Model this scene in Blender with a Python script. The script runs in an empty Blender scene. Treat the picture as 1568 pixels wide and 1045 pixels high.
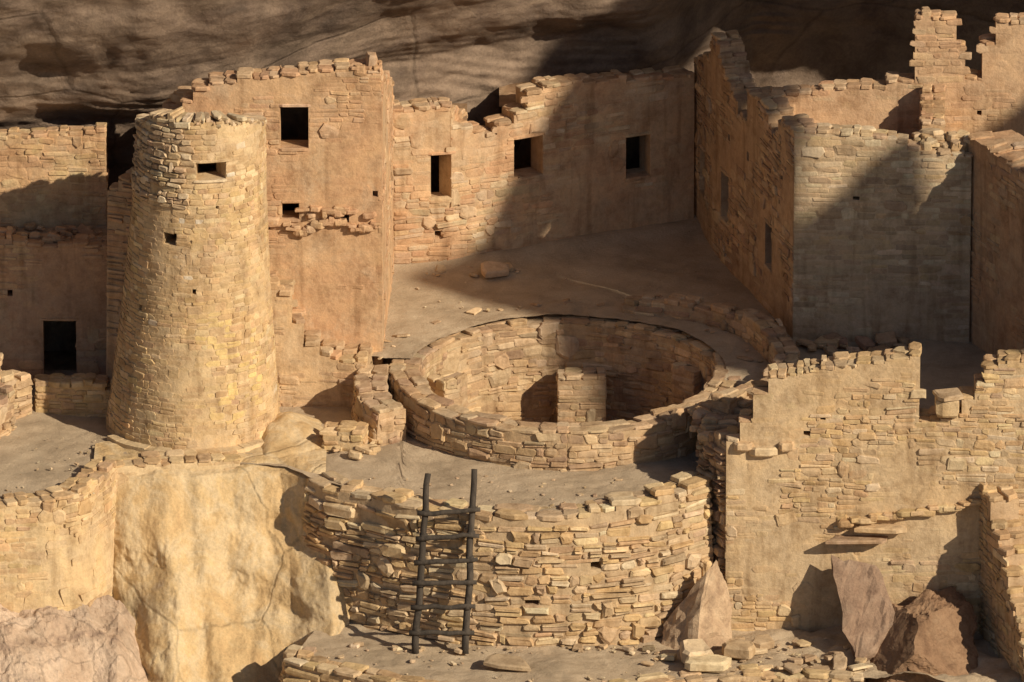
import bpy, bmesh, math, random
import numpy as np
from mathutils import Vector, noise, Matrix
random.seed(11); RG=np.random.default_rng(11)
U=random.uniform
scene=bpy.context.scene
scene.view_settings.view_transform='Standard'
scene.view_settings.look='None'
scene.view_settings.exposure=0

# ------------------------------------------------------------------ materials
def _n(nt,t,**k):
    n=nt.nodes.new(t)
    for a,b in k.items(): setattr(n,a,b)
    return n
def base_mat(name):
    m=bpy.data.materials.new(name); m.use_nodes=True
    nt=m.node_tree; nt.nodes.clear()
    out=_n(nt,'ShaderNodeOutputMaterial'); b=_n(nt,'ShaderNodeBsdfPrincipled')
    b.inputs['Roughness'].default_value=.95
    b.inputs['Specular IOR Level'].default_value=.12
    nt.links.new(b.outputs[0],out.inputs[0])
    geo=_n(nt,'ShaderNodeNewGeometry')
    return m,nt,b,geo.outputs['Position']
def mapping(nt,pos,sc,rot=(0,0,0)):
    mp=_n(nt,'ShaderNodeMapping'); mp.inputs['Scale'].default_value=sc; mp.inputs['Rotation'].default_value=rot
    nt.links.new(pos,mp.inputs[0]); return mp.outputs[0]
def nz(nt,vec,scale,detail=5,rough=.6,dist=0):
    n=_n(nt,'ShaderNodeTexNoise'); n.inputs['Scale'].default_value=scale
    n.inputs['Detail'].default_value=detail; n.inputs['Roughness'].default_value=rough
    n.inputs['Distortion'].default_value=dist
    nt.links.new(vec,n.inputs['Vector']); return n.outputs['Fac']
def ramp(nt,fac,stops):
    r=_n(nt,'ShaderNodeValToRGB'); e=r.color_ramp.elements
    e[0].position=stops[0][0]; e[0].color=(*stops[0][1],1)
    e[1].position=stops[-1][0]; e[1].color=(*stops[-1][1],1)
    for p,c in stops[1:-1]:
        x=e.new(p); x.color=(*c,1)
    nt.links.new(fac,r.inputs[0]); return r.outputs[0]
def mix(nt,a,b,fac=1.0,mode='MULTIPLY'):
    m=_n(nt,'ShaderNodeMix',data_type='RGBA',blend_type=mode)
    if isinstance(fac,(int,float)): m.inputs[0].default_value=fac
    else: nt.links.new(fac,m.inputs[0])
    for i,s in ((6,a),(7,b)):
        if isinstance(s,tuple): m.inputs[i].default_value=(*s,1)
        else: nt.links.new(s,m.inputs[i])
    return m.outputs[2]
def g(v): return (v,v,v)
def bump(nt,bsdf,hs,strengths,dist=.02):
    prev=None
    for h,s in zip(hs,strengths):
        b=_n(nt,'ShaderNodeBump'); b.inputs['Strength'].default_value=s
        b.inputs['Distance'].default_value=dist
        nt.links.new(h,b.inputs['Height'])
        if prev: nt.links.new(prev,b.inputs['Normal'])
        prev=b.outputs[0]
    nt.links.new(prev,bsdf.inputs['Normal'])
def cracks(nt,pos,scale,w=.03,sc=(1,1,1)):
    ns=_n(nt,'ShaderNodeTexNoise'); ns.inputs['Scale'].default_value=scale*1.3; ns.inputs['Detail'].default_value=6
    nt.links.new(pos,ns.inputs['Vector'])
    v=mix(nt,mapping(nt,pos,sc),ns.outputs['Color'],.6,'ADD')
    vo=_n(nt,'ShaderNodeTexVoronoi',feature='DISTANCE_TO_EDGE'); vo.inputs['Scale'].default_value=scale
    nt.links.new(v,vo.inputs['Vector'])
    return ramp(nt,vo.outputs['Distance'],[(0,g(0)),(w,g(1))])
def masonry(name,tint=(.46,.27,.14),amount=.45,streak=.78,pale=None):
    m,nt,b,pos=base_mat(name)
    a=_n(nt,'ShaderNodeAttribute',attribute_name='Col').outputs['Color']
    a=mix(nt,a,(1.15,1.19,1.27))
    p1=nz(nt,pos,.9,6,.65,.3)
    fac=ramp(nt,p1,[(.45,g(0)),(.62,g(amount))])
    c=mix(nt,a,tint,fac,'MIX')
    if pale:
        f2=ramp(nt,nz(nt,mapping(nt,pos,(1.3,1.3,1.0)),1.1,7,.7,.8),[(.5,g(0)),(.66,g(.6))])
        c=mix(nt,c,pale,f2,'MIX')
    c=mix(nt,c,ramp(nt,nz(nt,pos,2.3,6,.7),[(.3,(.72,.67,.62)),(.46,(1,1,1)),(.7,(1.2,1.18,1.12))]))
    c=mix(nt,c,ramp(nt,nz(nt,mapping(nt,pos,(1,1,1)),5.5,6,.7,.6),[(.32,(.82,.79,.76)),(.5,(1,1,1)),(.7,(1.1,1.1,1.1))]))
    c=mix(nt,c,ramp(nt,nz(nt,pos,30,5,.7),[(.3,g(.87)),(.5,g(1.01)),(.75,g(1.11))]))
    st=nz(nt,mapping(nt,pos,(3.2,3.2,.35)),1.4,5,.6)
    c=mix(nt,c,ramp(nt,st,[(.34,(streak,streak*.96,streak*.92)),(.47,(1,1,1))]))
    nt.links.new(c,b.inputs['Base Color'])
    bump(nt,b,[nz(nt,pos,4.5,6,.65),nz(nt,pos,14,5,.65),nz(nt,pos,60,5,.7)],[.5,.3,.16],.04)
    return m
def rockmat(name,stops,sc=(.25,.25,1.6),bs=(.8,.6),bd=.08,fine=30,attr=False,rot=(0,0,0),mott=.75,crk=None):
    m,nt,b,pos=base_mat(name)
    v=mapping(nt,pos,sc,rot)
    c=ramp(nt,nz(nt,v,1.6,8,.65,.6),stops)
    if attr: c=mix(nt,c,_n(nt,'ShaderNodeAttribute',attribute_name='Col').outputs['Color'])
    c=mix(nt,c,ramp(nt,nz(nt,pos,1.1,7,.7,.5),[(.32,g(mott)),(.5,g(1)),(.7,g(1.15))]))
    c=mix(nt,c,ramp(nt,nz(nt,pos,fine,6,.75),[(.3,g(.82)),(.7,g(1.17))]))
    hs=[nz(nt,v,3,8,.7,.4),nz(nt,pos,fine*.5,7,.75)]; bs=list(bs)
    if crk:
        k=cracks(nt,pos,crk[0],crk[1],crk[2])
        c=mix(nt,c,ramp(nt,k,[(0,g(crk[3])),(1,g(1))])); hs.append(k); bs.append(.3)
    nt.links.new(c,b.inputs['Base Color'])
    bump(nt,b,hs,bs,bd)
    return m
M_yel=masonry('sandstone_masonry_yellow',(.52,.345,.18),.35,pale=(.54,.41,.265))
M_red=masonry('sandstone_masonry_plastered',(.50,.30,.17),.72,.76,pale=(.50,.38,.255))
M_grey=masonry('sandstone_masonry_pale',(.49,.365,.23),.35)
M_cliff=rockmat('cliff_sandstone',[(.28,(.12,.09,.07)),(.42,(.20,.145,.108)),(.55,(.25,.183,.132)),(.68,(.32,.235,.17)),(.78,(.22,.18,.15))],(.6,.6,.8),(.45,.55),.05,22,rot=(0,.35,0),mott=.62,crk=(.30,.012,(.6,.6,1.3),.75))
M_out=rockmat('outcrop_sandstone',[(.3,(.50,.33,.165)),(.42,(.56,.39,.20)),(.52,(.60,.46,.28)),(.62,(.58,.41,.21)),(.75,(.50,.38,.26))],(.8,.8,.5),(.5,.5),.06,22,mott=.82,crk=(.55,.015,(1,1,.6),.8))
M_pink=rockmat('weathered_pink_sandstone',[(.3,(.36,.25,.18)),(.45,(.50,.36,.25)),(.58,(.57,.43,.31)),(.7,(.46,.34,.26))],(1.2,1.2,1.2),(.7,.8),.05,14,mott=.75,crk=(1.2,.03,(1,1,1),.75))
M_slab=rockmat('fallen_slab_stone',[(.3,(.30,.21,.15)),(.5,(.46,.34,.24)),(.7,(.56,.44,.32))],(2,2,2),(.5,.7),.04,attr=True,mott=.65)
M_dirt=rockmat('packed_earth',[(.3,(.37,.285,.19)),(.5,(.46,.355,.24)),(.7,(.51,.405,.28))],(1,1,1),(.5,.7),.03,45,mott=.80)
M_wood=rockmat('weathered_wood',[(.3,(.035,.03,.026)),(.7,(.10,.08,.062))],(8,8,1),(.6,.5),.01,60)

PY=[(.50,.345,.17),(.45,.305,.15),(.55,.405,.225),(.39,.255,.13),(.47,.31,.16),(.42,.28,.155)]
PR=[(.46,.285,.155),(.42,.25,.135),(.49,.32,.175),(.38,.235,.13),(.45,.31,.185)]
PG=[(.46,.34,.205),(.41,.29,.17),(.52,.405,.255),(.43,.30,.165),(.37,.26,.155)]
PB=[(.35,.23,.13),(.42,.28,.155),(.48,.34,.195),(.31,.20,.12),(.41,.295,.18)]

# ------------------------------------------------------------------ mesh builder
class MB:
    def __init__(s): s.V=[];s.F=[];s.C=[];s.n=0
    def add(s,v,f,c):
        v=np.asarray(v,float).reshape(-1,3)
        n0=s.n
        s.V.append(v); s.F.extend([tuple(i+n0 for i in q) for q in f])
        c=np.asarray(c,float)
        if c.ndim==1: c=np.tile(c,(len(v),1))
        s.C.append(c); s.n+=len(v)
    def stones(s,O,T,N,w,h,p,c,depth=.05,irr=1.0):
        n=len(w)
        if n==0: return
        O,T,N=[np.array(q,float) for q in (O,T,N)]
        w,h,p=[np.array(q,float) for q in (w,h,p)]; c=np.array(c,float)
        m=np.minimum(w,h)[:,None]
        k=RG.uniform(.06,.48,(n,4))*m
        W=w[:,None]/2;H=h[:,None]/2
        k0,k1,k2,k3=[k[:,i:i+1] for i in range(4)]
        a=np.hstack([-W+k0,W-k1,W,W,W-k2,-W+k3,-W,-W])
        b=np.hstack([-H,-H,-H+k1*.7,H-k2*.7,H,H,H-k3*.7,-H+k0*.7])
        a=a+RG.uniform(-.11,.11,(n,8))*m*irr; b=b+RG.uniform(-.1,.1,(n,8))*m*irr
        rot=RG.normal(0,.035*irr,(n,1)); b=b+a*rot
        e=RG.uniform(.06,.24,(n,1))*m
        rings=[]
        ps=np.minimum(1,p/.012)[:,None]
        tx=RG.normal(0,.06,(n,1))*ps; ty=RG.normal(0,.09,(n,1))*ps
        for kk,(cf,sh) in enumerate(((None,0),(.5,0),(1,1))):
            aa=a*(1-sh*e/W); bb=b*(1-sh*e/H)
            if cf is None: cc=np.full((n,8),-depth)
            else: cc=p[:,None]*cf+(tx*aa+ty*bb)*min(1,.4+irr*.6)+RG.normal(0,.12,(n,8))*p[:,None]*cf
            P=O[:,None,:]+aa[:,:,None]*T[:,None,:]+cc[:,:,None]*N[:,None,:]
            P[:,:,2]+=bb
            rings.append(P)
        V=np.concatenate(rings,axis=1).reshape(-1,3)
        tf=[(i+r*8,(i+1)%8+r*8,(i+1)%8+r*8+8,i+r*8+8) for r in (0,1) for i in range(8)]
        tf.append(tuple(range(16,24)))
        F=[]
        for i in range(n):
            o=i*24
            F.extend([tuple(x+o for x in q) for q in tf])
        s.add(V,F,np.repeat(c,24,axis=0))
    def block(s,cen,size,rz=0,tilt=(0,0),col=(.4,.3,.2),rough=.12):
        sx,sy,sz=size
        ox=np.array([-.32,.32,.5,.5,.32,-.32,-.5,-.5]); oy=np.array([-.5,-.5,-.3,.3,.5,.5,.3,-.3])
        ox=ox+RG.uniform(-rough,rough,8); oy=oy+RG.uniform(-rough,rough,8)
        V=[]
        for z,sc in ((-.5,.85),(-.3,1),(.32,1),(.5,.84)):
            V.append(np.stack([ox*sc*sx,oy*sc*sy,np.full(8,z*sz)+RG.uniform(-.06,.06,8)*sz],1))
        V=np.concatenate(V)
        R=np.array((Matrix.Rotation(rz,3,'Z')@Matrix.Rotation(tilt[0],3,'X')@Matrix.Rotation(tilt[1],3,'Y')))
        V=V@R.T+np.array(cen)
        F=[(i+r*8,(i+1)%8+r*8,(i+1)%8+r*8+8,i+r*8+8) for r in range(3) for i in range(8)]
        F.append(tuple(range(24,32))); F.append(tuple(range(7,-1,-1)))
        s.add(V,F,(*col,1))
    def build(s,name,mat,smooth=False):
        V=np.concatenate(s.V); cen=(V.min(0)+V.max(0))/2
        me=bpy.data.meshes.new(name)
        me.from_pydata((V-cen).tolist(),[],s.F)
        ca=me.color_attributes.new(name='Col',type='FLOAT_COLOR',domain='POINT')
        ca.data.foreach_set('color',np.concatenate(s.C).astype(np.float32).ravel())
        me.materials.append(mat)
        if smooth:
            for p in me.polygons: p.use_smooth=True
        ob=bpy.data.objects.new(name,me); ob.location=cen
        scene.collection.objects.link(ob); return ob
def pick(pal,j=.12):
    a=random.choice(pal); k=1+U(-j,j)
    return tuple(min(.75,x*k*(1+U(-.03,.03))) for x in a)
def pick4(pal,j=.12): return (*pick(pal,j),1)
def lerpc(a,b,f): return tuple(x*(1-f)+y*f for x,y in zip(a[:3],b[:3]))+(1,)

class Path:
    def __init__(s,pts):
        s.p=np.array(pts,float); d=np.diff(s.p,axis=0); l=np.hypot(d[:,0],d[:,1])
        s.c=np.concatenate([[0],np.cumsum(l)]); s.L=s.c[-1]; s.t=d/l[:,None]
        s.nn=np.stack([s.t[:,1],-s.t[:,0]],1)
        s.corners=[]; s.mit=[]
        for i in range(len(s.p)):
            if i==0: s.mit.append(s.nn[0])
            elif i==len(s.p)-1: s.mit.append(s.nn[-1])
            else:
                m=s.nn[i-1]+s.nn[i]; m/=np.linalg.norm(m); co=m@s.nn[i]
                s.mit.append(m/max(.4,co))
                if s.t[i-1]@s.t[i]<.94: s.corners.append(s.c[i])
    def seg(s,q): return int(min(len(s.t)-1,max(0,np.searchsorted(s.c,q,'right')-1)))
    def at(s,q): return np.stack([np.interp(q,s.c,s.p[:,0]),np.interp(q,s.c,s.p[:,1])],-1)
    def off(s,q,d):
        i=int(np.argmin(abs(s.c-q)))
        n=s.mit[i] if abs(s.c[i]-q)<1e-4 else s.nn[s.seg(q)]
        return s.at(q)+n*d
def smooth(pts,step=.15):
    P=[Vector(p) for p in pts]; P=[2*P[0]-P[1]]+P+[2*P[-1]-P[-2]]
    out=[]
    for i in range(1,len(P)-2):
        n=max(2,int((P[i+1]-P[i]).length/step))
        for k in range(n):
            t=k/n
            out.append(tuple(.5*((2*P[i])+(P[i+1]-P[i-1])*t+(2*P[i-1]-5*P[i]+4*P[i+1]-P[i+2])*t*t+(3*P[i]-P[i-1]-3*P[i+1]+P[i+2])*t**3)))
    out.append(tuple(P[-2])); return out

def stone_layer(mb,P,flip,offd,z0,ztop,topf,ops,course,length,pro,pal,gap,batter,zref,plaster,sk,jit,irr,core):
    O=[];T=[];N=[];W=[];H=[];PP=[];C=[]
    z=z0+U(-.05,0)
    ph=U(0,50)
    fade=[1.0]
    def emit(o,zz,t,n,w,h,p,c):
        f=fade[0]
        O.append((o[0],o[1],zz));T.append((*t,0));N.append((*n,0)); W.append(w);H.append(h);PP.append(max(.0015,p*f));C.append(lerpc(core,c,.25+.75*f))
    while z<ztop:
        h=U(*course)
        if random.random()<.15*irr: h*=1.4
        bps=[0,P.L]+list(P.corners)
        act=[o for o in ops if o[2]<z+h*.7 and o[3]>z+h*.3]
        for o in act: bps+= [o[0],o[1]]
        bps=sorted(set(round(b,4) for b in bps))
        for a,b in zip(bps[:-1],bps[1:]):
            m=(a+b)/2
            if b-a<.03 or any(o[0]<m<o[1] for o in act): continue
            s=a
            while s<b-.01:
                w=U(*length)
                if random.random()<.18: w*=1.5
                if b-(s+w)<length[0]*.7: w=b-s
                sc=s+w/2; zc=z+h/2+.06*irr*noise.noise(Vector((sc*.9,z*1.3,ph)))+U(-.008,.008)*irr
                s+=w
                if zc+h*.45>topf(sc)+.02: continue
                if random.random()<sk: continue
                fade[0]=1.0
                if plaster>-9:
                    nv=noise.noise(Vector((sc*.8+ph,zc*.9,ph)))+.35*noise.noise(Vector((sc*3,zc*3,ph+9)))
                    if nv>plaster:
                        if random.random()<min(.88,.35+(nv-plaster)*2.2): continue
                        fade[0]=.14
                    else: fade[0]=min(1,.2+(plaster-nv)*3.5)
                i=P.seg(sc); t=P.t[i]; n=P.nn[i]
                o=P.at(sc)+n*(offd+batter*(zref-zc))
                if flip: t=-t;n=-n
                rr=random.random()
                if rr<.2*irr and h>.09:
                    f=U(.35,.65)
                    emit(o,zc-h/2+h*f/2,t,n,max(.03,w-gap),max(.02,h*f-gap),U(*pro),pick4(pal,jit))
                    emit(o,zc+h/2-h*(1-f)/2,t,n,max(.03,w-gap),max(.02,h*(1-f)-gap),U(*pro),pick4(pal,jit))
                    continue
                if rr>1-.045*irr and w>.14 and w<.4:
                    emit(o,zc+h*.45,t,n,w,h*1.75,pro[1]*1.1+.008,pick4(pal,jit)); continue
                hh=max(.02,(h-gap)*U(.8,1.04) if irr>.7 else h-gap-U(0,.01))
                emit(o,zc,t,n,max(.03,w-gap*U(.6,1.5)),hh,U(*pro),pick4(pal,jit))
        z+=h
    mb.stones(O,T,N,W,H,PP,C,irr=irr)

def wall(mb,path,top,base,th=.4,key='s',ops=(),sides='fse',course=(.07,.13),length=(.13,.36),pro=(.006,.028),
         pal=PY,gap=.014,batter=0,ragged=.05,core=(.42,.285,.15),cap=.85,plaster=-99,sk=.015,colw=(.12,.26),jit=.12,frames=True,capth=(.04,.08),irr=1.0):
    P=Path(path)
    ss=np.linspace(0,P.L,500); xy=P.at(ss)
    kv=ss if key=='s' else (xy[:,0] if key=='x' else xy[:,1])
    o=np.argsort(kv,kind='stable')
    top=[(0,top),(1,top)] if isinstance(top,(int,float)) else sorted(top)
    tk=[t[0] for t in top];tz=[t[1] for t in top]
    topf0=lambda s: float(np.interp(np.interp(s,ss,kv),tk,tz))
    sops=[]
    for a,b,z0,z1 in ops:
        q=sorted([float(np.interp(a,kv[o],ss[o])),float(np.interp(b,kv[o],ss[o]))])
        sops.append((q[0],q[1],z0,z1))
    must=sorted(set([0,P.L]+list(P.corners)+[x for q in sops for x in q[:2]]))
    ed=[]
    for a,b in zip(must[:-1],must[1:]):
        ed.append(a); s=a+U(*colw)
        while s<b-colw[0]*.6: ed.append(s); s+=U(*colw)
    ed.append(P.L)
    zref=max(tz)
    zb_min=base
    tops=[]
    for a,b in zip(ed[:-1],ed[1:]):
        m=(a+b)/2; t=topf0(m)+U(-1,1)*ragged; tops.append(t)
        iv=[]; z=base
        for q in sorted([q for q in sops if q[0]<m<q[1]],key=lambda q:q[2]):
            if q[2]>z: iv.append((z,min(q[2],t)))
            z=q[3]
        if t>z: iv.append((z,t))
        for z0,z1 in iv:
            v=[]
            for zz in (z0,z1):
                d=batter*(zref-zz)
                for q,dd in ((a,d),(b,d),(b,-th),(a,-th)):
                    p=P.off(q,dd); v.append((p[0],p[1],zz))
            mb.add(v,[(0,3,2,1),(4,5,6,7),(0,1,5,4),(1,2,6,5),(2,3,7,6),(3,0,4,7)],(*core,1))
    edn=np.array(ed);tpn=np.array(tops)
    def topf(s): return tpn[min(len(tpn)-1,max(0,np.searchsorted(edn,s,'right')-1))]
    zt=max(tops)
    A=dict(course=course,length=length,pro=pro,pal=pal,gap=gap,batter=batter,zref=zref,plaster=plaster,sk=sk,jit=jit,irr=irr,core=core)
    B=dict(A,batter=0)
    if 'f' in sides: stone_layer(mb,P,False,0,zb_min,zt,topf,sops,**A)
    if 'b' in sides: stone_layer(mb,P,True,-th,zb_min,zt,topf,sops,**B)
    if 's' in sides:
        n=P.nn[0];p=P.p[0]; Q=Path([p-n*th,p]); stone_layer(mb,Q,False,0,zb_min,tops[0],lambda s:tops[0],(),**B)
    if 'e' in sides:
        n=P.nn[-1];p=P.p[-1]; Q=Path([p,p-n*th]); stone_layer(mb,Q,False,0,zb_min,tops[-1],lambda s:tops[-1],(),**B)
    for a,b,t in zip(ed[:-1],ed[1:],tops):
        m=(a+b)/2; i=P.seg(m); tt=P.t[i]; n=P.nn[i]; rz=math.atan2(tt[1],tt[0])
        d=batter*(zref-t)
        k=1 if th<.25 else 2
        for j in range(k):
            if random.random()>cap: continue
            dd=d+.02-(j+.5)*(th+.02+d)/k; p=P.at(m)+n*dd
            hh=U(*capth)
            mb.block((p[0],p[1],t+hh*.35),((b-a)*U(.95,1.25),(th/k)*U(.9,1.15),hh),rz+U(-.12,.12),(U(-.05,.05),U(-.05,.05)),pick(pal,jit*.8))
    if frames:
        for q in sops:
            m=(q[0]+q[1])/2;i=P.seg(m);tt=P.t[i];n=P.nn[i];rz=math.atan2(tt[1],tt[0])
            w=q[1]-q[0]
            if w<.2: continue
            for z,e in ((q[3]+.02,.16),(q[2]-.02,.12)):
                d=batter*(zref-z); p=P.at(m)+n*(d-.075)
                mb.block((p[0],p[1],z),(w+e,.2,.05),rz,(0,0),pick(pal,.05),.04)
    return P,topf

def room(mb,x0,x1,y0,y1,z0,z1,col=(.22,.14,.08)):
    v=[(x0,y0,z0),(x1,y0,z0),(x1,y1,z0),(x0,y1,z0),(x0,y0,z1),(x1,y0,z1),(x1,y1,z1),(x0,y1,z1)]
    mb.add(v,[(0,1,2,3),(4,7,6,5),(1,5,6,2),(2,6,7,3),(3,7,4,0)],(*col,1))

def grid(name,nu,nv,f,mat,col=(1,1,1),sm=True,obj=None):
    mb=obj or MB()
    V=[f(i/(nu-1),j/(nv-1)) for j in range(nv) for i in range(nu)]
    F=[(j*nu+i,j*nu+i+1,(j+1)*nu+i+1,(j+1)*nu+i) for j in range(nv-1) for i in range(nu-1)]
    mb.add(V,F,(*col,1))
    if obj is None: return mb.build(name,mat,sm)
def fr(x,y,z,o=5,h=.9): return noise.fractal(Vector((x,y,z)),h,2.1,o)
def scatter(mb,n,fpos,smin,smax,pal,flat=.5):
    for _ in range(n):
        x,y,z=fpos(); s=smin+(smax-smin)*random.random()**2.5
        mb.block((x,y,z+s*flat*.2),(s*U(.8,1.5),s*U(.6,1.1),s*flat*U(.6,1.2)),U(0,6.3),(U(-.25,.25),U(-.25,.25)),pick(pal,.15),.15)
def hull(mb,pts,cuts=4,amp=.04,col=(1,1,1),fq=1.5):
    bm=bmesh.new()
    for p in pts: bm.verts.new(p)
    bmesh.ops.convex_hull(bm,input=bm.verts)
    bmesh.ops.triangulate(bm,faces=bm.faces)
    bmesh.ops.subdivide_edges(bm,edges=bm.edges,cuts=cuts,use_grid_fill=True)
    bm.normal_update()
    for v in bm.verts:
        v.co+=v.normal*amp*fr(v.co.x*fq,v.co.y*fq,v.co.z*fq,5,.7)
    bm.verts.index_update()
    mb.add([tuple(v.co) for v in bm.verts],[tuple(v.index for v in f.verts) for f in bm.faces],(*col,1))
    bm.free()

# ------------------------------------------------------------------ cliff alcove
XS=[-30,-8,-5.5,-4,-2,0,2.5,3.8,9,16];YS=[0,1.3,1.9,2.6,4.2,5.3,6.6,8.4,9.2,9]
PZ=[-4,1,2.5,3.1,3.6,4.2,5.0,6.2,7.8,9.5,12,18,30]
PD=[1,.4,0,-.25,-.9,-1.25,-2.1,-2.9,-3.6,-3.8,-3.6,-1,4]
PD2=[1,.4,0,-.1,-.5,-2.9,-3.8,-4.6,-5.2,-5.5,-5.2,-2,4]
def sm01(t): t=min(1,max(0,t)); return t*t*(3-2*t)
def cliff(u,v):
    x=-18+34*u
    zi=-4+6*v/.15 if v<.15 else (2+6*(v-.15)/.65 if v<.8 else 8+22*(v-.8)/.2)
    y0=np.interp(x,XS,YS); k=sm01((x-1.6)/2.2)
    dy=np.interp(zi,PZ,PD)*(1-k)+np.interp(zi,PZ,PD2)*k
    zz=zi*1.0+.16*x+.5*noise.noise(Vector((x*.3,zi*.4,3)))+.12*noise.noise(Vector((x*1.5,zi*1.5,3)))
    q=zz*.9; fq=q-math.floor(q); amp=max(0,.2+1.1*noise.noise(Vector((x*.35,math.floor(q)*3.3,5))))
    st=-.12*amp*(fq if fq<.8 else (1-fq)/.2*.8)
    lo=1 if zi<3.4 else max(.0,1-(zi-3.4)*1.1)
    q2=zz*5.3; f2=q2-math.floor(q2); a2=max(0,noise.noise(Vector((x*.5,zi*.7,15)))+.15)*lo
    st+=-.10*a2*(f2 if f2<.8 else (1-f2)/.2*.8)
    y=y0+dy+.34*fr(x*.38,zi*.42,2.2,4,1.0)+.06*fr(x*1.5,zi*1.7,5,5,.75)+st
    return (x,float(y),float(zi))
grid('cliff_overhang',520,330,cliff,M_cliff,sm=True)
# unseen rock sheets on the right, added and shaped to shade plaza and walls
mb=MB()
DX=14; DY=-DX*.545/.65; DZ=DX*.53/.65
def shade_sheet(y0,y1,z0,tops):
    zb=-9 if z0<-5 else z0+DZ
    def f(u,v):
        yy=y0+(y1-y0)*u; z1=float(np.interp(yy,[t[0] for t in tops],[t[1] for t in tops]))+DZ
        y=yy+DY; z=zb+(z1-zb)*v
        n=.12*fr(y*.9,z*.9,4,5,.9)
        return (12+DX+.25*fr(y*.5,z*.5,1),y+(n if (u<.01 and y0<-8) else 0),z+(n if v>.99 else 0))
    grid('',50,30,f,None,obj=mb)
shade_sheet(-5.1,7,-6,[(0,6.6)]); shade_sheet(-6.95,-4.8,-6,[(0,8.15)])
shade_sheet(-8.75,-6.36,-6,[(-8.75,11.25),(-7.2,10.6),(-6.8,10.6),(-6.7,9.8),(-6.36,9.7)])
shade_sheet(-7.5,7,9.55,[(-7.5,10.4),(-7,10.55),(-5.5,11.6),(-4,12.4),(7,13.5)])
mb.build('shadow_sheets',M_cliff,False)

# ------------------------------------------------------------------ canyon ground
def gf(u,v):
    x=-400+800*u; y=-500+508*v
    z=-6-max(0,-y-14)*.25+ (2*fr(x*.02,y*.02,0,4) if y<-20 else 0)
    return (x,y,z)
grid('canyon_ground',90,90,gf,M_dirt)

# ------------------------------------------------------------------ kiva
KX,KY,KR=.84,-1.35,2.68
mb=MB()
def circ(r,a0,a1,n=110,cx=KX,cy=KY): return [(cx+r*(1+.012*math.sin(3*math.radians(a0+(a1-a0)*i/n))+.008*math.sin(7*math.radians(a0+(a1-a0)*i/n)))*math.cos(math.radians(a0+(a1-a0)*i/n)),cy+r*(1+.012*math.sin(3*math.radians(a0+(a1-a0)*i/n)))*math.sin(math.radians(a0+(a1-a0)*i/n))) for i in range(n+1)]
wall(mb,circ(KR,-90,269.9),[(0,-.02),(3.5,.02),(5,-.06),(12,-.06),(13,.0),(17,-.02)],-2.7,th=.42,sides='fb',pal=PB,course=(.06,.15),length=(.1,.4),pro=(.004,.035),ragged=.03,core=(.38,.26,.145),cap=.95,capth=(.03,.06),colw=(.14,.45),irr=1.4)
V=[];n=80
for i in range(n):
    a=i*2*math.pi/n
    for r,z in ((2.3,-1.85),(1.92,-1.85),(1.9,-2.7)): V.append((KX+r*math.cos(a),KY+r*math.sin(a),z+.02*math.sin(i*2.3)))
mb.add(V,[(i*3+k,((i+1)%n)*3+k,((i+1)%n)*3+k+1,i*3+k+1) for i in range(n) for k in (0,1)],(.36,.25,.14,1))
for cx,cy,w,d,z0,z1,rz in ((1.07,.5,.74,.4,-2.6,-.74,0.02),(-1.0,-.55,.45,.45,-2.6,-.42,.7),(2.75,-.2,.45,.4,-2.6,-.35,-.75)):
    c,s=math.cos(rz),math.sin(rz)
    q=[(cx-c*w/2+s*d/2,cy-s*w/2-c*d/2),(cx+c*w/2+s*d/2,cy+s*w/2-c*d/2)]
    wall(mb,q,z1,z0,th=d,sides='fse',pal=PB,core=(.38,.25,.14),plaster=.3,ragged=.01,cap=1,pro=(.003,.014))
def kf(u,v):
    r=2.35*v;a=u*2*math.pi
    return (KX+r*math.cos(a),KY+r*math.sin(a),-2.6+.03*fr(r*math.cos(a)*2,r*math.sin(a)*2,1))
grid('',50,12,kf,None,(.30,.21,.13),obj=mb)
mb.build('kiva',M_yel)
mb=MB()
wall(mb,smooth([(1.7,1.25),(2.6,.95),(3.4,.25),(3.85,-.7),(4.0,-1.8),(3.6,-2.9),(3.0,-3.7)]),[(0,.1),(1.5,.25),(3,.35),(5,.3),(6,.4)],-.3,th=.34,sides='fbse',pal=PB,ragged=.05,cap=1,capth=(.06,.1),core=(.36,.25,.15),colw=(.2,.4),irr=1.4)
mb.build('low_stone_wall',M_yel)

# ------------------------------------------------------------------ terraces
def plaza(u,v):
    a=math.radians(-62+230*u); r=2.42+9*v**1.6
    x=KX+r*math.cos(a); y=KY+r*math.sin(a)
    x=max(x,-2.2 if y<3.3 else -4)
    if y<-3.2: x=max(x,3.0)
    y=max(y,-4.3)
    z=.02+.05*fr(x*.7,y*.7,4)+.012*fr(x*6,y*6,1)
    z+=.16*math.exp(-max(0,(3.25+.45*max(0,x+.9))-y)*3.5)
    return (x,y,z)
grid('plaza_ground',200,120,plaza,M_dirt)
FX=[-30,-9,-6.6,-6.25,-5.95,-4.2,-3.4,-3.0,-2.2,-1.2,0,1.2,2.2,2.9,3.3]
FY=[-6.2,-5.75,-5.45,-4.8,-4.0,-3.85,-3.95,-4.45,-5.1,-5.7,-6.02,-5.98,-5.65,-5.1,-5.1]
def ledge(u,v):
    x=-9+12.3*u; yf=np.interp(x,FX,FY)+.12
    dx=x-KX; yb=0.3
    if abs(dx)<2.5: yb=KY-math.sqrt(2.5**2-dx*dx)
    elif dx>0: yb=-1.5
    y=yf+(yb-yf)*v
    z=-.6+.05*fr(x*.8,y*.8,6)+.012*fr(x*6,y*6,1)+.05*max(0,-x-6)*(.3)
    return (x,float(y),z)
grid('upper_terrace_ground',220,90,ledge,M_dirt)
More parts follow.
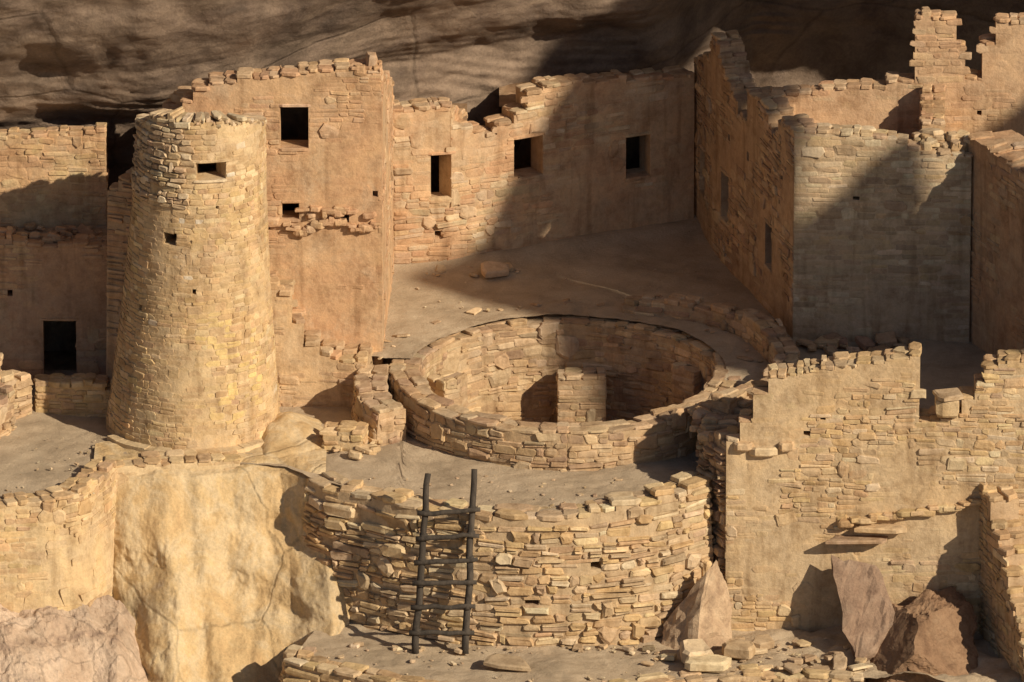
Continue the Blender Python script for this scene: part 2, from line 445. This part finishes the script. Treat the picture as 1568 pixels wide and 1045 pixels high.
def kn(u,v):
    x=-4.2+1.9*u; y=-4.1+2.9*v
    e=sm01(min(1,u*3.5,(1-u)*3,v*4,(1-v)*4))
    h=.36*math.exp(-(((x+3.45)/.62)**2+((y+2.6)/1.0)**2)*1.1)
    return (x,y,-1.3+.62*e**.5+h*e*(1+.3*fr(x*1.3,y*1.3,3,3))+.02*fr(x*3,y*3,9))
grid('rock_knoll',80,100,kn,M_out)
LX=[-3.6,-3.35,-2.6,-1.8,-.9,0,1.5,2.6,4.0,5.2,9];LY=[-6.6,-6.8,-7.3,-7.8,-8.1,-8.25,-8.05,-7.65,-7.35,-7.5,-8.5]
def lower(u,v):
    x=-3.35+12.4*u; yf=np.interp(x,LX,LY)+.12
    y=yf+(-4.9-yf)*v
    x+=.6*v*max(0,1-u*6)
    z=-2.6+.06*fr(x*.8,y*.8,8)+.015*fr(x*6,y*6,1)
    if x>3.5: z+=.12*min(1,(x-3.5))*fr(x*1.5,y*1.5,3)
    return (x,float(y),z)
grid('lower_terrace_ground',220,90,lower,M_dirt)

# ------------------------------------------------------------------ retaining walls
mb=MB()
wall(mb,smooth([(-3.05,-4.35),(-2.75,-4.75),(-2.2,-5.1),(-1.2,-5.7),(0,-6.02),(1.2,-5.98),(2.2,-5.65),(2.95,-5.1)]),
 [(-3.1,-.66),(-2.6,-.66),(-1.2,-.64),(0,-.62),(1.5,-.54),(2.9,-.4)],-2.75,th=.45,key='x',sides='fs',course=(.06,.17),length=(.09,.42),pro=(.01,.07),
 pal=PG+PY,gap=.016,batter=.09,ragged=.05,core=(.40,.285,.165),cap=1,capth=(.05,.1),colw=(.2,.4),jit=.13,sk=.05,ops=[(1.16,1.32,-1.42,-1.3),(.2,.4,-1.95,-1.86)],irr=1.7)
mb.build('curved_retaining_wall',M_grey)
mb=MB()
wall(mb,smooth([(-3.3,-6.2),(-3.35,-6.8),(-2.6,-7.3),(-1.8,-7.8),(-.9,-8.1),(0,-8.25),(1.5,-8.05),(2.6,-7.65),(4.0,-7.35),(5.2,-7.5)]),
 -2.64,-4.6,th=.4,sides='f',course=(.08,.17),length=(.14,.45),pro=(.015,.06),pal=PG+PY,gap=.02,batter=.07,ragged=.04,core=(.36,.25,.145),cap=1,capth=(.05,.1),colw=(.22,.42),jit=.15,irr=1.5)
mb.build('lower_retaining_wall',M_grey)
mb=MB()
wall(mb,smooth([(-10,-5.7),(-8.6,-5.7),(-7.4,-5.6),(-6.6,-5.4),(-6.2,-4.75),(-5.95,-4.05)]),[(0,-.55),(2.5,-.6),(4,-.5),(6,-.58)],-2.9,th=.4,sides='f',
 course=(.07,.15),length=(.1,.34),pro=(.002,.018),pal=PY,batter=.1,ragged=.04,core=(.50,.36,.195),cap=1,plaster=.15,capth=(.05,.09),irr=1.4,gap=.008,jit=.09)
mb.build('terrace_wall',M_yel)

# ------------------------------------------------------------------ round tower
mb=MB()
TX,TY=-4.84,-2.03
def tower():
    z0=-.75
    CORE=(.48,.34,.185)
    def cen(z): f=(z+.6)/5.2; return TX+.18*f, TY
    def rad(z): f=(z+.6)/5.2; return 1.32-.38*f-.05*math.sin(f*3.1)
    tn=[U(-1,1) for _ in range(60)]
    def top(a):
        c=math.cos(a+math.pi/2)
        k=(a+math.pi)*7; i=int(k)%59
        return 4.25+.30*c+.045*tn[i]+.09*(1 if -2.6<a<-2.05 else 0)
    ops=[(-93,-66,3.66,3.93),(-120,-108,2.62,2.83),(-93,-90,1.88,1.96),(-141,-137,1.5,1.6),(-75,-73,3.2,3.25)]
    ops=[(math.radians(a),math.radians(b),c,d) for a,b,c,d in ops]
    nA=132
    es=sorted(set([-math.pi+i*2*math.pi/nA for i in range(nA)]+[x for o in ops for x in o[:2]]))
    es.append(math.pi)
    zs=sorted(set([z0+i*.3 for i in range(19)]+[x for o in ops for x in o[2:]]))
    tops=[top((a+b)/2)+U(-.03,.03) for a,b in zip(es[:-1],es[1:])]
    def pt(a,z,d=0):
        cx,cy=cen(z); r=rad(z)+d
        return (cx+r*math.cos(a),cy+r*math.sin(a),z)
    for (a,b),tt in zip(zip(es[:-1],es[1:]),tops):
        m=(a+b)/2
        lv=[z for z in zs if z<tt-.01]+[tt]
        for q0,q1 in zip(lv[:-1],lv[1:]):
            zm=(q0+q1)/2
            if any(o[0]<m<o[1] and o[2]<zm<o[3] for o in ops): continue
            v=[pt(a,q0),pt(b,q0),pt(b,q0,-.38),pt(a,q0,-.38),pt(a,q1),pt(b,q1),pt(b,q1,-.38),pt(a,q1,-.38)]
            mb.add(v,[(0,3,2,1),(4,5,6,7),(0,1,5,4),(1,2,6,5),(2,3,7,6),(3,0,4,7)],(*CORE,1))
    def topf(a):
        i=max(0,min(len(tops)-1,int(np.searchsorted(es,a,'right'))-1)); return tops[i]
    O=[];T=[];N=[];W=[];H=[];PP=[];C=[]
    z=z0
    while z<4.75:
        h=U(.06,.13); r=rad(z)
        act=[o for o in ops if o[2]<z+h*.7 and o[3]>z+h*.3]
        bp=sorted([-math.pi,math.pi]+[x for o in act for x in o[:2]])
        for a,b in zip(bp[:-1],bp[1:]):
            m=(a+b)/2
            if any(o[0]<m<o[1] for o in act): continue
            s=a
            while s<b-.002:
                w=U(.07,.26)/r
                if b-(s+w)<.09: w=b-s
                c=s+w/2; s+=w; zc=z+h/2+.06*noise.noise(Vector((c*2,z,4)))
                if zc+h*.45>topf(c)+.02: continue
                nv=noise.noise(Vector((c*1.7,zc*.8,22)))+.3*noise.noise(Vector((c*5,zc*3,2)))
                rough=zc>3.2 and c<-1.75
                fd=1 if rough else min(1,max(.15,.28+(.22-nv)*2.4))
                if nv>.33 and random.random()<.45: continue
                pl=PG if rough else PY
                hh=[(zc,h)]
                if random.random()<.2 and h>.09:
                    f=U(.4,.6); hh=[(zc-h/2+h*f/2,h*f),(zc+h/2-h*(1-f)/2,h*(1-f))]
                if random.random()<.05 and w*r<.2: hh=[(zc+h*.4,h*1.8)]
                for zq,hq in hh:
                    p=pt(c,zq)
                    O.append(p);T.append((-math.sin(c),math.cos(c),0));N.append((math.cos(c),math.sin(c),.07))
                    W.append(max(.03,w*r-U(.001,.014)));H.append(max(.02,hq-U(.001,.016)))
                    PP.append(U(.02,.055) if rough else max(.0015,U(.002,.013)*fd))
                    k=pick4(pl,.08)
                    if random.random()<.010: k=(.58,.50,.38,1)
                    if -.2<zq<1.6 and -1.5<c<-.6 and random.random()<.3: k=(.56,.40,.17,1)
                    C.append(lerpc(CORE,k,.35+.65*fd))
        z+=h
    mb.stones(O,T,N,W,H,PP,C,irr=1.25)
    for (a,b),tt in zip(zip(es[:-1],es[1:]),tops):
        if random.random()<.75:
            p=pt((a+b)/2,tt,-.17); hh=U(.03,.07)
            mb.block((p[0],p[1],tt+hh*.4),(.36,U(.07,.14),hh),(a+b)/2,(U(-.08,.08),U(-.08,.08)),pick(PG,.1))
    p=pt(math.radians(-79.5),3.95,-.07); mb.block(p,(.56,.16,.05),math.radians(10),(0,0),(.5,.36,.2),.04)
    p=pt(math.radians(-79.5),3.64,-.07); mb.block(p,(.50,.2,.04),math.radians(10),(0,0),(.6,.47,.3),.04)
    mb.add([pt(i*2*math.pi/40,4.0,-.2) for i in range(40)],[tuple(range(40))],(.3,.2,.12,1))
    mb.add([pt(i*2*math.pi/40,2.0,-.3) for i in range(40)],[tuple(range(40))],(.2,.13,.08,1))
tower()
mb.build('round_stone_tower',M_yel)

# ------------------------------------------------------------------ two-storey stone house behind the tower
mb=MB()
wall(mb,[(-5.0,1.6),(-5.0,-.5),(-1.98,-.52),(-1.84,3.1)],
 [(0,3.3),(2.0,3.8),(2.3,4.15),(2.6,4.35),(2.9,4.32),(3.0,4.42),(3.8,4.5),(4.7,4.56),(4.85,4.6),(5.12,4.52),(5.6,4.3),(8.7,3.1)],-1.3,th=.4,
 ops=[(3.58,4.01,3.3,3.97),(3.6,3.86,2.16,2.42),(4.42,4.62,2.1,2.24),(4.98,5.06,2.52,2.62),(3.3,3.42,2.0,2.12)],
 sides='f',pal=PR,core=(.46,.295,.16),plaster=.08,pro=(.002,.018),course=(.06,.14),length=(.1,.34),ragged=.04,cap=1,capth=(.04,.08),irr=1.3)
for i in range(30):
    x=-3.78+i*.06+U(-.02,.02)
    if random.random()<.2: continue
    mb.block((x,-.54,2.06+.07*math.sin(i*.45)+U(-.05,.05)),(U(.08,.26),.14,U(.04,.12)),U(-.1,.1),(U(-.1,.1),U(-.15,.15)),pick(PR))
for i in range(16):
    x=-3.2+i*.068
    if random.random()<.35: continue
    mb.block((x,-.54,2.28+U(-.05,.07)),(U(.08,.28),.12,U(.04,.12)),U(-.1,.1),(U(-.1,.1),U(-.15,.15)),pick(PR))
mb.block((-2.14,-.35,4.66),(.17,.22,.2),.2,(0,.1),(.36,.25,.16))
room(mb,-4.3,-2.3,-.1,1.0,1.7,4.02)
mb.build('stone_house',M_red)
mb=MB()
wall(mb,[(-3.75,-1.0),(-2.9,-1.0),(-2.2,-1.1)],[(-3.75,1.3),(-3.5,1.15),(-3.3,.75),(-3.1,.35),(-2.9,.18),(-2.2,.05)],-.9,key='x',th=.6,sides='f',pal=PR+PB,core=(.46,.31,.17),plaster=.1,batter=.14,cap=1,irr=1.4,capth=(.05,.1))
wall(mb,smooth([(-2.3,-1.1),(-2.36,-1.8),(-2.28,-2.4),(-2.0,-2.95)]),[(0,.04),(1.2,-.03),(2.2,-.12)],-.8,th=.45,sides='fe',pal=PB,core=(.42,.28,.16),cap=1,irr=1.5,batter=.1,colw=(.2,.4),ragged=.06)
wall(mb,[(-2.85,-3.2),(-2.25,-3.3)],[(0,-.34),(.7,-.26)],-.8,th=.45,sides='fse',pal=PY,core=(.46,.33,.18),cap=1,irr=1.4)
scatter(mb,24,lambda:(U(-2.7,-2.0),U(-3.6,-2.6),-.55),.06,.22,PY)
mb.build('stepped_stone_wall',M_yel)

# ------------------------------------------------------------------ plaza back wall
mb=MB()
wall(mb,[(-1.84,3.1),(-.95,3.25),(-.4,3.55),(.35,3.95),(1.4,4.5),(2.85,5.15)],
 [(-1.84,2.62),(-.98,2.66),(-.93,2.3),(-.5,2.2),(-.38,2.25),(-.3,2.0),(-.22,2.1),(.0,2.25),(.25,2.4),(.36,2.66),(.5,2.72),(1.2,2.65),(2.9,2.5)],-.15,key='x',th=.4,
 ops=[(-1.26,-.94,1.15,1.9),(.03,.48,1.3,1.95),(1.78,2.16,1.0,1.68),(-1.2,-1.1,.55,.65)],
 sides='f',pal=PR+PG,core=(.46,.31,.175),plaster=.0,pro=(.002,.02),ragged=.04,cap=1,irr=1.3)
wall(mb,[(-.95,3.25),(-.7,4.4)],[(0,2.66),(1.2,2.1)],1.9,th=.3,sides='f',pal=PR,core=(.42,.27,.14))
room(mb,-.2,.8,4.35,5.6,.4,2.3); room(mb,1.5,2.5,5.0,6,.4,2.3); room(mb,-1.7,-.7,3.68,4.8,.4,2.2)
mb.build('plaza_back_wall',M_red)

# ------------------------------------------------------------------ square tower house (right)
mb=MB()
wall(mb,[(2.85,5.4),(3.16,4.0),(3.5,2.85),(4.3,0.0)],
 [(0,2.7),(1.0,3.1),(1.3,3.5),(1.6,3.45),(1.9,3.15),(2.5,2.87),(2.62,2.65),(3.1,2.7),(3.12,3.25),(3.5,3.3),(4.2,3.25),(4.22,3.0),(4.6,2.95),(4.9,3.35),(5.7,3.38)],-.15,th=.4,
 ops=[(.42,.75,.7,1.45),(1.75,2.15,.72,1.5),(4.1,4.45,.75,1.45),(2.1,2.2,2.1,2.2),(3.1,3.2,2.1,2.25),(2.6,2.7,1.0,1.1),(4.9,5.0,2.4,2.5)],
 sides='f',pal=PB,core=(.38,.25,.145),plaster=.1,pro=(.004,.03),ragged=.05,cap=1,irr=1.4)
wall(mb,[(4.303,0.0),(7.0,-.1)],[(4.3,3.38),(5.2,3.34),(5.8,3.28),(6.2,3.08),(6.9,3.03)],-.15,key='x',th=.4,sides='fs',pal=PG,core=(.46,.335,.205),pro=(.0015,.009),course=(.06,.11),length=(.1,.38),
 gap=.009,ragged=.02,cap=1,ops=[(5.2,5.3,2.3,2.36)],capth=(.03,.06),plaster=.35)
wall(mb,[(4.0,1.9),(9.5,1.9)],[(4.0,3.35),(4.75,3.32),(4.8,3.4),(5.5,3.45),(5.52,3.3),(5.8,3.52),(6.1,3.55),(6.2,4.2),(6.25,4.6),(6.82,4.55),(6.88,4.1),(6.93,3.65),(7.25,3.55),(7.3,3.9),(7.36,4.5),(9.5,4.5)],0,key='x',th=.35,
 sides='f',pal=PR,core=(.47,.30,.17),plaster=-.1,pro=(.003,.014),ragged=.03,cap=1,ops=[(6.3,6.42,3.15,3.3),(7.15,7.22,3.0,3.08)])
wall(mb,[(6.3,1.8),(6.25,.2)],[(0,3.5),(.8,3.2),(1.6,3.15)],1,th=.35,sides='f',pal=PR,core=(.4,.26,.14),ragged=.1,cap=1)
mb.add([(4.2,.3,2.6),(7.2,.3,2.6),(7.2,1.9,2.6),(4.0,1.9,2.6)],[(0,1,2,3)],(.35,.24,.15,1))
scatter(mb,30,lambda:(U(6.1,7.0),U(.0,.4),3.1+U(-.05,.12)),.1,.28,PG,.6)
mb.build('square_tower_house',M_grey)

mb=MB()
wall(mb,[(6.95,.1),(7.8,-1.7),(8.9,-4.0),(9.2,-4.6),(11,-4.6)],[(0,3.3),(2,3.25),(4.4,3.2),(9,3.2)],-.15,th=.75,sides='f',pal=PB,core=(.40,.26,.15),plaster=.0,pro=(.003,.02),ragged=.02,cap=.5,capth=(.03,.05))
mb.build('stone_house',M_red)

# ------------------------------------------------------------------ tall front wall on the right
mb=MB()
wall(mb,[(3.2,-5.3),(4.6,-5.32),(6.2,-5.4),(9.5,-5.45)],
 [(3.2,.30),(3.35,.4),(3.45,.58),(3.6,.73),(3.68,1.08),(3.85,1.34),(4.2,1.41),(4.6,1.48),(5.3,1.58),(6.0,1.7),(6.03,.7),(6.3,.68),(6.75,.76),(6.8,1.08),(6.95,1.22),(7.1,1.55),(7.4,1.63),(9.5,1.7)],
 -2.85,key='x',th=.5,sides='fs',pal=PG+PY,core=(.46,.33,.19),plaster=.28,pro=(.003,.022),course=(.055,.13),length=(.09,.34),batter=.05,ragged=.025,cap=1,jit=.09,capth=(.03,.07),
 ops=[(7.75,7.87,-.35,-.24),(4.35,4.45,.45,.53),(4.6,4.68,.7,.78)],irr=1.35,gap=.010)
wall(mb,smooth([(3.35,-3.2),(3.0,-3.8),(2.85,-4.5),(3.2,-5.31)]),[(0,.35),(.8,.15),(1.6,.1),(2.3,.35)],-2.6,th=.5,sides='f',pal=PB,core=(.30,.21,.13),pro=(.02,.11),gap=.03,course=(.08,.16),length=(.12,.34),cap=1,ragged=.08,capth=(.07,.13),sk=.08,irr=1.6)
mb.block((3.75,-5.36,.22),(.42,.26,.14),0,(0,0),(.5,.37,.22)); mb.block((3.45,-5.36,.3),(.3,.26,.12),0,(0,0),(.44,.3,.17))
mb.block((4.1,-5.36,.3),(.22,.22,.13),0,(0,0),(.44,.3,.17))
mb.block((5.2,-5.6,-1.12),(.95,.35,.06),.03,(0,0),(.3,.2,.13)); mb.block((5.5,-5.58,-.95),(.7,.25,.09),-.06,(0,0),(.5,.35,.2))
for i in range(16): mb.block((5.0+i*.13,-5.56-.02*math.sin(i),-.85+.02*i+U(-.03,.03)),(U(.14,.3),.14,U(.05,.11)),U(-.1,.1),(0,U(-.1,.1)),pick(PY))
mb.block((6.5,-5.4,.95),(.34,.4,.3),0,(0,0),(.5,.36,.2)); mb.block((6.5,-5.42,1.12),(.42,.42,.08),.1,(0,0),(.42,.3,.18))
scatter(mb,45,lambda:(U(2.75,3.5),U(-4.6,-3.0),.12),.1,.34,PB,.6)
mb.build('masonry_wall',M_yel)
mb=MB()
wall(mb,[(6.93,-5.35),(7.15,-6.0),(7.5,-7.2),(7.75,-8.6)],[(0,-.25),(.5,-.4),(.7,-.75),(1.2,-1.05),(1.5,-1.4),(1.9,-1.8),(2.6,-2.3),(3.3,-2.6)],-4.2,th=.45,sides='fse',pal=PY,core=(.42,.29,.17),ragged=.05,cap=1,capth=(.06,.1),pro=(.006,.03),irr=1.3)
wall(mb,[(7.2,-5.9),(9.5,-5.9)],-1.2,-4,th=.3,sides='f',pal=PY,core=(.42,.29,.17))
mb.build('stepped_stone_wall',M_yel)

# ------------------------------------------------------------------ left buildings
mb=MB()
wall(mb,[(-10,-.5),(-6.0,-.45)],[(-10,1.85),(-7.6,1.85),(-7.55,1.7),(-6,1.7)],-.8,key='x',th=.4,ops=[(-7.16,-6.66,-.45,.5),(-7.7,-7.62,.9,1.0)],sides='f',pal=PR,core=(.40,.25,.15),plaster=.02,pro=(.003,.017),ragged=.03)
wall(mb,[(-10,.42),(-6.2,.42)],[(-10,3.1),(-7.0,3.15),(-6.2,3.25)],1.3,key='x',th=.35,sides='fe',pal=PY,core=(.49,.35,.19),plaster=.12,pro=(.003,.02),ragged=.02,irr=1.3)
room(mb,-7.6,-6.2,-.12,1.2,-.6,1.5)
mb.add([(-10,-.4,1.7),(-6,-.4,1.7),(-6,1.6,1.7),(-10,1.6,1.7)],[(0,1,2,3)],(.35,.24,.15,1))
scatter(mb,40,lambda:(U(-8,-6.2),U(-.3,.3),1.74),.06,.2,PB)
wall(mb,[(-6.12,-1.2),(-5.4,-1.5)],[(-6.2,2.7),(-6.0,2.95),(-5.7,3.1),(-5.4,3.6)],-.8,key='x',th=.6,sides='fs',pal=PR,core=(.38,.25,.14),plaster=0.05,batter=.04)
wall(mb,[(-5.55,.2),(-4.9,.1)],[(-5.6,3.3),(-5.3,3.65),(-4.9,4.0)],0,key='x',th=.4,sides='fs',pal=PR,core=(.38,.25,.14),cap=1)
mb.build('ruined_stone_house',M_red)
mb=MB()
wall(mb,[(-7.25,-1.6),(-6.1,-1.7)],[(-7.3,-.15),(-6.3,-.12),(-6.1,-.3)],-.8,key='x',th=.4,sides='fse',pal=PY,core=(.50,.34,.16),plaster=0.05,cap=1,capth=(.06,.1),ragged=.02)
wall(mb,[(-9.5,-2.0),(-7.75,-2.1),(-7.3,-1.7)],[(-9.5,.35),(-8.0,.3),(-7.7,.25),(-7.5,-.1),(-7.3,-.1)],-.8,key='x',th=.45,sides='f',pal=PB,core=(.40,.28,.16),cap=1,ragged=.1,pro=(.01,.06),capth=(.07,.12),irr=1.6)
wall(mb,[(-9.5,-3.2),(-8.0,-3.2),(-7.55,-2.3)],[(-9.5,-.1),(-8,-.15),(-7.5,.0)],-.8,key='x',th=.3,sides='f',pal=PB,core=(.40,.28,.16),cap=1,ragged=.1,pro=(.01,.06),capth=(.07,.12),irr=1.6)
mb.build('low_stone_wall',M_yel)

# ------------------------------------------------------------------ sandstone outcrop under the tower
TXS=[-6.5,-6.0,-5.0,-4.2,-3.5,-3.15,-2.9]
TYS=[-4.4,-3.95,-3.9,-3.75,-3.8,-4.1,-4.3]
def outc(u,v):
    x0=-6.3+3.5*u
    y0=np.interp(x0,TXS,TYS)
    tt=[0,.12,.2,.3,.45,.6,.75,.88,1]
    dy=np.interp(v,tt,[1.2,.25,0,-.15,-.45,-.95,-1.8,-2.8,-3.6])
    z=np.interp(v,tt,[-.56,-.58,-.68,-1.0,-1.7,-2.5,-3.25,-4.1,-5.6])
    s=(u-.5)*2
    bulge=.5*(1-s*s)*min(1,v*2)
    x=x0+.42*max(0,min(v,.6)-.2)*2.2*max(0,s)
    if v>.6: x-=(v-.6)*1.2*max(0,s)
    w=min(1,max(0,v-.12)*3)
    y=y0+dy-bulge+w*.42*fr(x0*.7,z*.35,5,3,1.0)+.10*math.sin(x0*2.3+z*.8)*w
    c=x0-(-4.95-.25*(z+.7)*.6); y+=w*.22*math.exp(-(c/.16)**2)
    for hx,hz,hr,hd in ((-5.45,-3.2,.22,.28),(-4.1,-2.3,.35,.16),(-3.6,-1.4,.3,.14),(-5.6,-1.9,.35,.12)):
        y+=hd*math.exp(-(((x0-hx)/hr)**2+((z-hz)/(hr*.6))**2))
    y+=max(0,abs(s)-.88)**1.0*3.5*min(1,v*3)*(1 if s<0 else .6)
    if s>0: y-=1.1*s*s*max(0,v-.5)
    y+=.06*fr(x0*2.2,z*2.2,9,6,.7)*w
    return (float(x),float(y),float(z+.04*fr(x*2,y*2,1)))
grid('sandstone_outcrop',260,260,outc,M_out)
mb=MB()
wall(mb,smooth([(-6.05,-4.05),(-5.4,-3.95),(-4.7,-3.85),(-4.1,-3.75)]),-.54,-.85,th=.5,sides='f',pal=PY,core=(.50,.37,.21),plaster=.0,ragged=.02,batter=.3,cap=.8,capth=(.02,.04))
wall(mb,circ(1.5,-150,-30,40,TX,TY),-.52,-.8,th=.3,sides='',pal=PY,core=(.50,.37,.21),cap=0,ragged=.01)
mb.build('stone_bench',M_yel)
def pk(u,v):
    x=-12+7.6*u; y=-5.2-5.5*v
    z=-1.55-.40*(x+7.8)-max(0,x+5.9)*1.2-.55*(-5.3-y)
    z+=.26*fr(x*.8,y*.8,2,5,.95)+.08*fr(x*2.5,y*2.5,2,5,.8)
    return (x,y,z)
grid('weathered_rock_slope',300,240,pk,M_pink,sm=False)

# ------------------------------------------------------------------ fallen slabs, boulders
mb=MB()
hull(mb,[(3.05,-5.75,-1.38),(2.9,-5.9,-1.5),(2.25,-5.95,-2.35),(2.2,-6.2,-2.7),(2.75,-6.6,-2.65),(2.8,-6.35,-2.0),(3.3,-6.2,-2.65),(3.22,-5.8,-1.7),(3.3,-5.8,-2.7)],7,.07,(1.05,1.0,.90),2.2)
mb.build('leaning_rock_slab',M_slab)
mb=MB()
hull(mb,[(4.8,-5.75,-1.35),(5.45,-5.75,-1.45),(4.95,-6.6,-2.2),(5.15,-6.95,-2.6),(5.75,-6.3,-2.1),(4.9,-5.7,-1.6),(5.5,-5.7,-1.8),(5.1,-6.7,-2.75),(5.8,-6.2,-2.5)],7,.07,(.62,.56,.54),2.2)
mb.build('leaning_rock_slab',M_slab)
mb=MB()
def bo(u,v):
    a=u*2*math.pi; ph=v*math.pi*.62
    rx,ry,rz=.98,1.05,1.0
    x=math.sin(ph)*math.cos(a);y=math.sin(ph)*math.sin(a);z=math.cos(ph)
    sq=(abs(x)**6+abs(y)**6+abs(z)**6)**(-1/6)*.86
    k=1+.22*fr(x*1.1+3,y*1.1,z*1.1,5,.8)
    px,py,pz=x*sq*k,y*sq*k,z*sq*k
    d=px*.55-py*.5+pz*.67
    if d>.72: px-=.55*(d-.72);py+=.5*(d-.72);pz-=.67*(d-.72)
    d=-px*.7-py*.3+pz*.64
    if d>.7: px+=.7*(d-.7);py+=.3*(d-.7);pz-=.64*(d-.7)
    n=.05*fr(px*3,py*3,pz*3,5,.7)
    return (6.1+rx*px+n,-6.45+ry*py+n,-2.8+rz*pz+n)
grid('',110,80,bo,None,(.60,.50,.42),obj=mb)
mb.build('boulder',M_slab,False)
mb=MB()
mb.block((-.25,2.85,.14),(.48,.32,.12),.1,(.25,.05),(.42,.3,.19)); 
scatter(mb,22,lambda:(U(-1.5,.1),U(2.8,3.2),.06),.05,.2,PG)
scatter(mb,30,lambda:(U(4.3,6.0),U(-.7,-.2),.06),.08,.36,PB,.4)
scatter(mb,70,lambda:(U(-1.8,3.9),U(1.3,3.4),.03),.015,.04,PG)
def kr():
    a=U(0,6.28);r=U(2.7,3.1); return (KX+r*math.cos(a),KY+abs(r*math.sin(a)),.03)
scatter(mb,26,kr,.05,.24,PB,.25)
mb.build('plaza_rubble',M_grey)
mb=MB()
def r1():
    x=U(-2.9,2.8); y=U(-4.3,-6.0); 
    while y<np.interp(x,FX,FY)+.2 or (x-KX)**2+(y-KY)**2<2.75**2: x=U(-2.9,2.8); y=U(-4.3,-6.0)
    return (x,y,-.59)
scatter(mb,55,r1,.02,.08,PG)
def r2():
    x=U(-2.8,4.5); return (x,U(np.interp(x,LX,LY)+.3,-6.3),-2.58)
scatter(mb,80,r2,.02,.08,PG)
scatter(mb,34,lambda:(U(-2.4,2.2),U(-6.5,-6.15),-2.57),.04,.18,PG)
scatter(mb,40,lambda:(U(3.2,5.4),U(-7.3,-5.9),-2.55),.05,.28,PG,.3)
scatter(mb,18,lambda:(U(2.0,3.5),U(-7.1,-6.4),-2.57),.05,.2,PG,.35)
for q in ((-.05,-7.1,.6,.4,.08),(3.4,-6.7,.45,.35,.2),(2.75,-6.9,.4,.5,.24),(3.75,-6.35,.3,.3,.14),(2.9,-7.2,.6,.35,.16)):
    mb.block((q[0],q[1],-2.55+q[4]/2),(q[2],q[3],q[4]),U(-.4,.4),(.05,.05),pick(PG))
scatter(mb,50,lambda:(U(-8.5,-6.2),U(-5.2,-2.6),-.57),.02,.06,PG)
mb.build('terrace_rubble',M_grey)

# ------------------------------------------------------------------ ladder
def tube(mb,a,b,r0,r1,col,seg=10,rings=10,wob=.006):
    a=Vector(a);b=Vector(b);d=(b-a).normalized();x=d.orthogonal().normalized();y=d.cross(x)
    V=[]
    for k in range(rings+1):
        t=k/rings;c=a.lerp(b,t)+x*wob*noise.noise(c0+Vector((t*4,0,0)))*2+y*wob*2*noise.noise(c0+Vector((0,t*4,3)))
        r=r0+(r1-r0)*t
        for i in range(seg):
            an=i*2*math.pi/seg; rr=r*(1+.1*noise.noise(Vector((i*1.3,t*9,c0.x))))
            V.append(tuple(c+(x*math.cos(an)+y*math.sin(an))*rr))
    F=[(k*seg+i,k*seg+(i+1)%seg,(k+1)*seg+(i+1)%seg,(k+1)*seg+i) for k in range(rings) for i in range(seg)]
    F+=[tuple(range(seg-1,-1,-1)),tuple(rings*seg+i for i in range(seg))]
    mb.add(V,F,(*col,1))
mb=MB()
LB,RB=Vector((-1.44,-6.52,-2.58)),Vector((-.70,-6.54,-2.58))
LT,RT=Vector((-1.25,-5.86,.03)),Vector((-.56,-5.86,.10))
c0=Vector((1,2,3)); tube(mb,LB,LT,.056,.046,(1,1,1),12,16,.03)
c0=Vector((7,2,3)); tube(mb,RB,RT,.056,.046,(1,1,1),12,16,.03)
for i in range(6):
    f=.125+i*.132; a=LB.lerp(LT,f);b=RB.lerp(RT,f);e=(b-a).normalized()*.12
    c0=Vector((i*3.1,5,1)); o=Vector((0,-.06,U(-.02,.02)))
    tube(mb,a-e+o,b+e+o,.042,.034,(1,1,1),10,8,.015)
    for q in (a,b):
        tube(mb,q+Vector((0,-.02,-.035)),q+Vector((0,-.02,.035)),.063,.063,(1.2,1.1,1),10,2,0)
mb.build('wooden_ladder',M_wood,True)

# ------------------------------------------------------------------ light, sky, camera
sd=Vector((.65,-.545,.53)).normalized()
sl=bpy.data.lights.new('sun','SUN'); sl.energy=5.0; sl.angle=math.radians(.6); sl.color=(1,.87,.68)
so=bpy.data.objects.new('sun',sl); so.rotation_euler=sd.to_track_quat('Z','Y').to_euler(); so.location=sd*60; scene.collection.objects.link(so)
w=bpy.data.worlds.new('World'); scene.world=w; w.use_nodes=True
nt=w.node_tree; bg=nt.nodes['Background']; bg.inputs[1].default_value=.055
sk=nt.nodes.new('ShaderNodeTexSky'); sk.sky_type='NISHITA'; sk.sun_disc=False
sk.sun_elevation=math.asin(sd.z); sk.sun_rotation=math.atan2(sd.x,sd.y); sk.dust_density=6; sk.altitude=2000
nt.links.new(sk.outputs[0],bg.inputs[0])
cd=bpy.data.cameras.new('camera'); cd.lens=459; cd.sensor_width=36; cd.clip_end=3000; cd.clip_start=1
co=bpy.data.objects.new('camera',cd); scene.collection.objects.link(co)
p=math.radians(20); co.location=(0,-200*math.cos(p),200*math.sin(p)); co.rotation_euler=(math.radians(90)-p,0,0)
scene.camera=co
